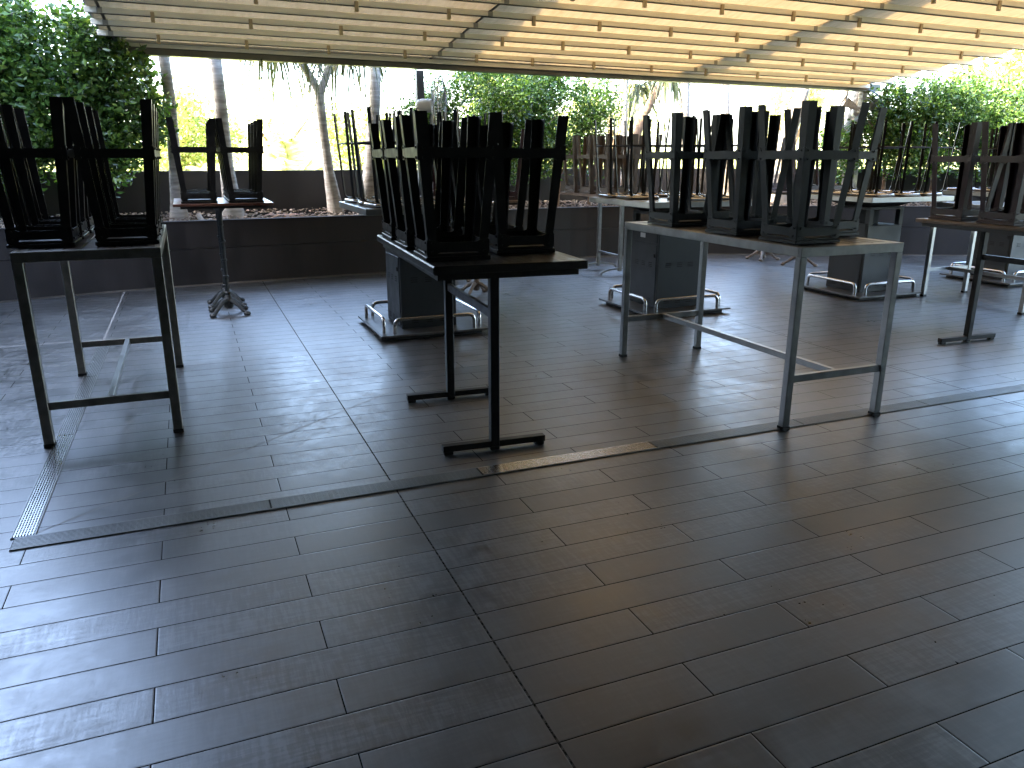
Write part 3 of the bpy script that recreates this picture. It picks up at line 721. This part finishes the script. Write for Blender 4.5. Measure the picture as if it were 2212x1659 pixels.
def hedge(label, path, zlo, ztops, rad, per, size, stems, shoots, mat='leaf_hedge', dens_holes=True):
    """path: list of (x,y); ztops matching"""
    root = thing('hedge', label, 'hedge', (path[0][0], path[0][1], 0)); org = np.array([path[0][0], path[0][1], 0])
    cs = []; rs = []
    for i in range(len(path)-1):
        a, b = np.array(path[i]), np.array(path[i+1]); L = np.linalg.norm(b-a); n = max(1, int(L/.3))
        for k in range(n):
            f = k/n; p = a*(1-f)+b*f; zt = ztops[i]*(1-f)+ztops[i+1]*f; z = zlo
            while z < zt-rad*.5:
                r = rad*nr.uniform(.65, 1.05); cs.append((p[0]+nr.normal()*.12, p[1]+nr.normal()*.14, z+nr.uniform(-.08, .08)+r*.4)); rs.append(r); z += rad*.75
    P = clumps(cs, rs, per)
    sh = []
    for k in range(shoots):
        i = nr.integers(0, len(path)-1); f = nr.random(); p = np.array(path[i])*(1-f)+np.array(path[i+1])*f; zt = ztops[i]*(1-f)+ztops[i+1]*f
        h = nr.uniform(.12, .42); b = np.array([p[0]+nr.normal()*.12, p[1]+nr.normal()*.2, zt-.05]); d = np.array([nr.normal()*.15, nr.normal()*.15, 1])
        for q in np.linspace(0, 1, 9): sh.append(b+d*h*q+nr.normal(size=(5, 3))*.035*(1.2-q))
    if sh: P = np.concatenate([P]+sh)
    leaf_mesh('foliage', P-org, size, mat, parent=root)
    for (x, y, z0, x2, y2, z1, r) in stems:
        m = MB(); o = Vector(org); a = Vector((x, y, z0))-o; b = Vector((x2, y2, z1))-o
        m.tube([a, a.lerp(b, .3)+Vector((.02, 0, 0)), a.lerp(b, .6)-Vector((.02, 0, 0)), b], [r*1.3, r, r*.9, r*.6], 8); m.obj('stem', 'brown_bark', root, smooth=True)
        for k in range(4):
            s0 = a.lerp(b, .35+.15*k); dd = Vector((nr.normal()*.4, nr.normal()*.2, .5)); m = MB(); m.tube([s0, s0+dd*.5, s0+dd], [r*.5, r*.35, r*.15], 5); m.obj('branch', 'brown_bark', root, smooth=True)
    return root
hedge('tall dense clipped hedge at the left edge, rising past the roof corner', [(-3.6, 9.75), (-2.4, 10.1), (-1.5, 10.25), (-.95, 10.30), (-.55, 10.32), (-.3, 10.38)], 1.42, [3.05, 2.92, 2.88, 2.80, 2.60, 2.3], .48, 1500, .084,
      [(-2.6, 10.0, .7, -2.5, 10.0, 2.2, .03), (-1.7, 10.3, .7, -1.6, 10.35, 2.3, .035), (-.9, 10.5, .7, -.95, 10.5, 2.2, .03)], 60, 'leaf_painted_sun')
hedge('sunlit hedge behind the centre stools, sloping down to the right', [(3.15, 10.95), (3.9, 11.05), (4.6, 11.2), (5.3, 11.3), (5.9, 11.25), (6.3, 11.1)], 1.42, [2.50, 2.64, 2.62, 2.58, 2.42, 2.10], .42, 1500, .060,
      [(4.87, 11.15, .7, 4.92, 11.2, 2.0, .028), (5.35, 11.2, .7, 5.4, 11.25, 2.0, .028), (3.6, 11.0, .7, 3.6, 11.0, 2.0, .026), (4.2, 11.1, .7, 4.15, 11.1, 2.0, .026), (5.9, 11.2, .7, 5.95, 11.2, 1.8, .026)], 40, 'leaf_painted_sun')
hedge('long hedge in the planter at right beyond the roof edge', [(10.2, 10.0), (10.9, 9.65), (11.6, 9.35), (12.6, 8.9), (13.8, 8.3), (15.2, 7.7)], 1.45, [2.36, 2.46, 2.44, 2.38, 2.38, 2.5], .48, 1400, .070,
      [(11.35, 9.5, .7, 11.3, 9.5, 2.0, .032), (12.4, 9.05, .7, 12.4, 9.0, 2.0, .03), (13.3, 8.6, .7, 13.3, 8.6, 2.0, .03), (10.6, 9.8, .7, 10.6, 9.8, 2.0, .03)], 70, 'leaf_painted_sun')

def trunk(name, label, pts, radii, mat='palm_bark', cat='tree', crown=None):
    root = thing(name, label, cat, (pts[0][0], pts[0][1], PH-.1)); o = Vector((pts[0][0], pts[0][1], PH-.1))
    P = [Vector(p)-o for p in pts]; Q = []; RR = []
    for i in range(len(P)-1):
        for k in range(8):
            f = k/8; Q.append(P[i].lerp(P[i+1], f)); r = radii[i]*(1-f)+radii[i+1]*f
            RR.append(r*(1+.03*(k % 2)))
    Q.append(P[-1]); RR.append(radii[-1])
    m = MB(); m.tube(Q, RR, 12); m.obj('trunk', mat, root, smooth=True)
    return root, o
def fronds(root, center, n, length, mat, droop=1.0, width=.035, up=.6, seed=1):
    """feather palm crown: rachis and leaflets"""
    g = random.Random(seed); c = Vector(center)
    for k in range(n):
        a = 2*math.pi*k/n+g.uniform(-.2, .2); el = g.uniform(.1, 1.2)*up; d = Vector((math.cos(a), math.sin(a), 0)); m = MB(); L = length*g.uniform(.8, 1.1)
        pts = []
        for i in range(11):
            t = i/10; pts.append(c + d*L*(t*math.cos(el)*(1-.1*t)) + Vector((0, 0, L*(t*math.sin(el)-droop*.55*t*t))))
        m.tube(pts, [.018*(1-.8*i/10)+.003 for i in range(11)], 4)
        for i in range(1, 11):
            for sub in (0, .5):
                p = pts[i-1].lerp(pts[i], sub+.5 if sub < .5 else 1); t_ = (pts[i]-pts[i-1]).normalized(); sd_ = t_.cross(Vector((0, 0, 1))).normalized()
                for s in (-1, 1):
                    ll = L*.26*math.sin(math.pi*min(1, (i+sub)/10.6)*.9+.2); q = p+(sd_*s*.8+t_*.55-Vector((0, 0, .35)))*ll; w = t_*width*.5
                    m.add([p-w, p+w, q], [(0, 1, 2)])
        m.obj('frond', mat, root)
def straps(root, center, n, length, mat, seed=1, width=.032, up=.7, droop=1.0):
    """rosette of long drooping strap leaves"""
    g = random.Random(seed); c = Vector(center); m = MB()
    for k in range(n):
        a = g.random()*2*math.pi; d = Vector((math.cos(a), math.sin(a), 0)); el = g.uniform(-.2, 1.2)*up; L = length*g.uniform(.6, 1.1); sd_ = Vector((-d.y, d.x, 0)); prev = None
        for i in range(8):
            t = i/7; p = c + d*L*(t*math.cos(el)*(1-.35*t)) + Vector((0, 0, L*(t*math.sin(el)-droop*t*t))); w = width*(.6+.8*t if t < .4 else 1-.95*(t-.4)/.6)*.5
            cur = (p-sd_*w, p-Vector((0, 0, .006)), p+sd_*w)
            if prev: m.add([*prev, *cur], [(0, 1, 4, 3), (1, 2, 5, 4)])
            prev = cur
    m.obj('foliage', mat, root)

r1, o = trunk('palm_tree', 'slender ringed palm trunk in the planter beside the left hedge', [(-.12, 10.6, .66), (-.115, 10.6, .95), (-.10, 10.6, 1.4), (-.07, 10.6, 2.1), (-.09, 10.6, 2.9), (-.1, 10.6, 5.2)], [.135, .09, .072, .066, .062, .055])
fronds(r1, Vector((-.1, 10.6, 5.2))-o, 11, 2.0, 'leaf_palm', seed=2)
r1, o = trunk('palm_tree', 'thick ringed palm trunk behind the dark pedestal table', [(.52, 10.75, .66), (.52, 10.75, .95), (.50, 10.75, 1.4), (.50, 10.75, 2.1), (.48, 10.75, 2.9), (.45, 10.8, 5.4)], [.185, .115, .085, .078, .075, .065])
fronds(r1, Vector((.45, 10.8, 5.4))-o, 11, 2.1, 'leaf_palm', seed=3)
r1, o = trunk('forked_tree', 'grey ringed trunk forking in two below the beam with drooping strap leaves', [(1.86, 10.85, .66), (1.84, 10.85, .9), (1.79, 10.85, 1.32), (1.75, 10.85, 1.85), (1.73, 10.85, 2.30)], [.125, .10, .068, .060, .058])
for pts in ([(1.73, 10.85, 2.29), (1.66, 10.85, 2.45), (1.54, 10.85, 2.65), (1.40, 10.85, 2.98)], [(1.73, 10.85, 2.29), (1.80, 10.85, 2.43), (1.90, 10.87, 2.66), (2.02, 10.9, 2.98)], [(2.02, 10.9, 2.95), (2.25, 10.9, 3.0)], [(1.44, 10.85, 2.9), (1.18, 10.8, 2.92)]):
    m = MB(); m.tube([Vector(p)-o for p in pts], [.052, .05, .046, .045][:len(pts)], 10); m.obj('limb', 'palm_bark', r1, smooth=True)
straps(r1, Vector((1.15, 10.75, 2.88))-o, 46, 1.0, 'leaf_strap', 4, .036, .45, 1.15)
straps(r1, Vector((1.42, 10.8, 2.92))-o, 40, 1.0, 'leaf_strap', 5, .036, .45, 1.15)
straps(r1, Vector((2.02, 10.85, 2.92))-o, 30, 1.0, 'leaf_strap', 6, .036, .45, 1.15)
straps(r1, Vector((2.28, 10.8, 2.92))-o, 30, 1.0, 'leaf_strap', 7, .036, .45, 1.15)
r1, o = trunk('palm_tree', 'pale straight palm trunk just left of the roof post', [(2.30, 10.95, .66), (2.32, 10.95, .95), (2.39, 10.95, 1.44), (2.47, 10.95, 2.16), (2.52, 10.95, 2.8), (2.6, 11, 5.2)], [.16, .11, .09, .078, .070, .06])
fronds(r1, Vector((2.6, 11, 5.2))-o, 11, 2.0, 'leaf_palm', seed=8)
r1, o = trunk('young_tree', 'thin pale trunk rising at the right end of the sunlit hedge', [(6.76, 11.6, .66), (6.76, 11.6, 1.5), (6.72, 11.6, 2.5), (6.7, 11.6, 3.3)], [.055, .048, .045, .03])
straps(r1, Vector((6.9, 11.7, 3.0))-o, 40, .9, 'leaf_strap', 9)
r1, o = trunk('leaning_tree', 'leaning trunk with strap leaves slanting up to the right behind the stools', [(6.62, 11.4, .66), (6.70, 11.4, 1.35), (6.95, 11.4, 2.14), (7.24, 11.4, 2.62), (7.5, 11.4, 3.0)], [.075, .07, .066, .062, .055], 'brown_bark')
straps(r1, Vector((7.45, 11.55, 2.80))-o, 70, 1.0, 'leaf_strap', 10, .045, .6)
straps(r1, Vector((7.1, 11.8, 2.60))-o, 60, .85, 'leaf_strap', 11, .045)
r1, o = trunk('palm_tree', 'pinkish palm trunk behind the far stool of the right steel table', [(7.72, 11.15, .66), (7.71, 11.15, 1.2), (7.64, 11.15, 1.8), (7.57, 11.15, 2.3), (7.5, 11.15, 3.4)], [.12, .085, .08, .078, .07])
straps(r1, Vector((7.5, 11.15, 3.3))-o, 44, 1.05, 'leaf_strap', 12)
r1, o = trunk('palm_tree', 'pale sunlit trunk between the middle charcoal stools', [(8.36, 10.95, .66), (8.34, 10.95, 1.1), (8.26, 10.95, 1.7), (8.2, 10.95, 2.3), (8.1, 11, 3.6)], [.13, .10, .095, .085, .07])
straps(r1, Vector((8.1, 11.0, 3.6))-o, 40, 1.0, 'leaf_strap', 13)
r1, o = trunk('palm_tree', 'stout pale trunk curving right behind the nearest charcoal stool', [(9.16, 10.55, .66), (9.14, 10.55, 1.0), (9.13, 10.55, 1.6), (9.28, 10.55, 2.15), (9.5, 10.6, 2.75), (9.9, 10.7, 3.7)], [.20, .15, .13, .12, .10, .08])
straps(r1, Vector((9.9, 10.7, 3.7))-o, 40, 1.0, 'leaf_strap', 14)
r1, o = trunk('palm_tree', 'pale curved trunk beside the right roof post, the left of two', [(10.5, 10.2, .66), (10.38, 10.3, 1.1), (10.18, 10.42, 1.7), (10.12, 10.42, 2.2), (10.2, 10.44, 2.75), (10.4, 10.45, 3.6)], [.12, .085, .075, .07, .065, .06])
straps(r1, Vector((10.4, 10.45, 3.6))-o, 40, .9, 'leaf_strap', 15)
r1, o = trunk('palm_tree', 'pale curved trunk beside the right roof post, the right of two', [(10.25, 10.1, .66), (10.26, 10.25, 1.2), (10.30, 10.42, 1.8), (10.42, 10.44, 2.3), (10.62, 10.46, 2.9), (10.9, 10.5, 3.7)], [.12, .085, .075, .07, .065, .06])
straps(r1, Vector((10.9, 10.5, 3.7))-o, 36, .9, 'leaf_strap', 16)

# garden beyond the wall
def garden_tree(label, x, y, zc, r, size, mat, name='garden_tree', n=14, per=90, group='trees in the garden beyond the wall'):
    root = thing(name, label, 'tree', (x, y, -.9), 0, group); m = MB()
    m.tube([(0, 0, 0), (.05*r, 0, (zc+.9)*.4), (-.05*r, .02, zc+.9)], [.09*r+.03, .07*r+.02, .03*r+.01], 8); m.obj('trunk', 'brown_bark', root, smooth=True)
    cs = []; rs = []
    for k in range(n):
        v = nr.normal(size=3); v /= np.linalg.norm(v); q = nr.uniform(.35, .8)
        cs.append((v[0]*r*q, v[1]*r*q, zc+.9+v[2]*r*q*.9)); rs.append(r*nr.uniform(.28, .5))
    for c_ in cs[:5]:
        m = MB(); m.tube([(0, 0, (zc+.9)*.6), (c_[0]*.5, c_[1]*.5, (zc+.9)*.75+c_[2]*.1), c_], [.03*r+.01, .02*r+.008, .006], 5); m.obj('limb', 'brown_bark', root, smooth=True)
    leaf_mesh('crown', clumps(cs, [max(.4, q) for q in rs], per/ (r if r > 1 else 1), twig=.2*r), size, mat, parent=root); return root
garden_tree('small round pale green tree seen behind the left pair of palm trunks', .1, 25, 2.1, 1.5, .16, 'leaf_garden', n=18, per=170)
garden_tree('loose pale tree behind the drooping strap leaves', 3.0, 29, 2.8, 2.1, .20, 'leaf_pale', n=8, per=70)
garden_tree('low pale shrubby tree just left of the roof post', 4.9, 24, 1.9, 1.25, .15, 'leaf_garden', n=12, per=130)
garden_tree('lacy tall tree at the right edge beyond the hedge', 22.5, 16.0, 3.6, 2.4, .20, 'leaf_garden', n=18, per=110)
garden_tree('pale tree seen over the right hedge', 17.5, 20.0, 2.9, 1.9, .20, 'leaf_pale', n=13, per=100)
garden_tree('sparse pale tree above the right steel table', 14.0, 25.0, 3.1, 1.8, .20, 'leaf_pale', n=9, per=90)
garden_tree('pale tree low behind the leaning trunk', 11.2, 23, 1.7, 1.6, .18, 'leaf_garden', n=12, per=110)
garden_tree('broad yellow green tree rising behind the sunlit hedge', 8.2, 20, 2.5, 1.7, .16, 'leaf_garden', n=14, per=120)
garden_tree('small tree showing at the foot of the left palm trunks', -1.2, 19, 1.0, 1.2, .15, 'leaf_garden', n=12, per=150)
pt = thing('palm_tree', 'yellow green feather palm in the garden beyond the low wall', 'palm tree', (2.05, 17, -.9), 0)
m = MB(); m.tube([(0, 0, 0), (0, 0, 1.75)], [.22, .18], 10); m.obj('trunk', 'brown_bark', pt, smooth=True)
fronds(pt, (0, 0, 1.75), 22, 1.75, 'leaf_pale', droop=.8, width=.09, up=1.25, seed=21)
pt = thing('palm_tree', 'second low palm spreading left of the yellow green feather palm', 'palm tree', (.9, 18.5, -.9), 0)
m = MB(); m.tube([(0, 0, 0), (0, 0, 1.6)], [.2, .16], 10); m.obj('trunk', 'brown_bark', pt, smooth=True)
fronds(pt, (0, 0, 1.6), 18, 1.5, 'leaf_pale', droop=.8, width=.06, up=1.0, seed=22)
# far wooded bank: one mass nobody could count
cs = []; rs = []
for k in range(150):
    a = R(nr.uniform(-16, 62)); d = nr.uniform(42, 62); cs.append((math.sin(a)*d, math.cos(a)*d, nr.uniform(-1.2, .9))); rs.append(nr.uniform(1.2, 2.2))
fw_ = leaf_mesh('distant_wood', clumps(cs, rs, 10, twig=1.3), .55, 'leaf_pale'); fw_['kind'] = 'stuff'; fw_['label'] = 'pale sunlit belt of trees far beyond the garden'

# loose things in the bed
m = MB(); m.tube([(0.16, 10.34, .70), (.10, 10.42, .82)], [.035, .033], 10)
tag(m.obj('cut_log', 'cut_log', smooth=True), 'short pale cut log standing in the bed beside the thick palm trunk', 'log')
m = MB()
g = random.Random(9)
for k in range(7):
    a = g.uniform(-.5, .5); x0, y0 = .80+g.uniform(0, .35), 10.55+g.uniform(-.08, .15); d = Vector((math.cos(a), math.sin(a), 0)); s_ = Vector((-d.y, d.x, 0)); prev = None
    for i in range(6):
        t = i/5; p = Vector((x0, y0, .73+.05*math.sin(math.pi*t)+g.uniform(0, .015)))+d*.30*t; w = .035*math.sin(math.pi*(t*.9+.05)); cur = (p-s_*w, p+Vector((0, 0, .012)), p+s_*w)
        if prev: m.add([*prev, *cur], [(0, 1, 4, 3), (1, 2, 5, 4)])
        prev = cur
tag(m.obj('fallen_frond', 'dry_leaf'), 'curled dry brown palm leaves lying right of the thick trunk', 'dry leaves')
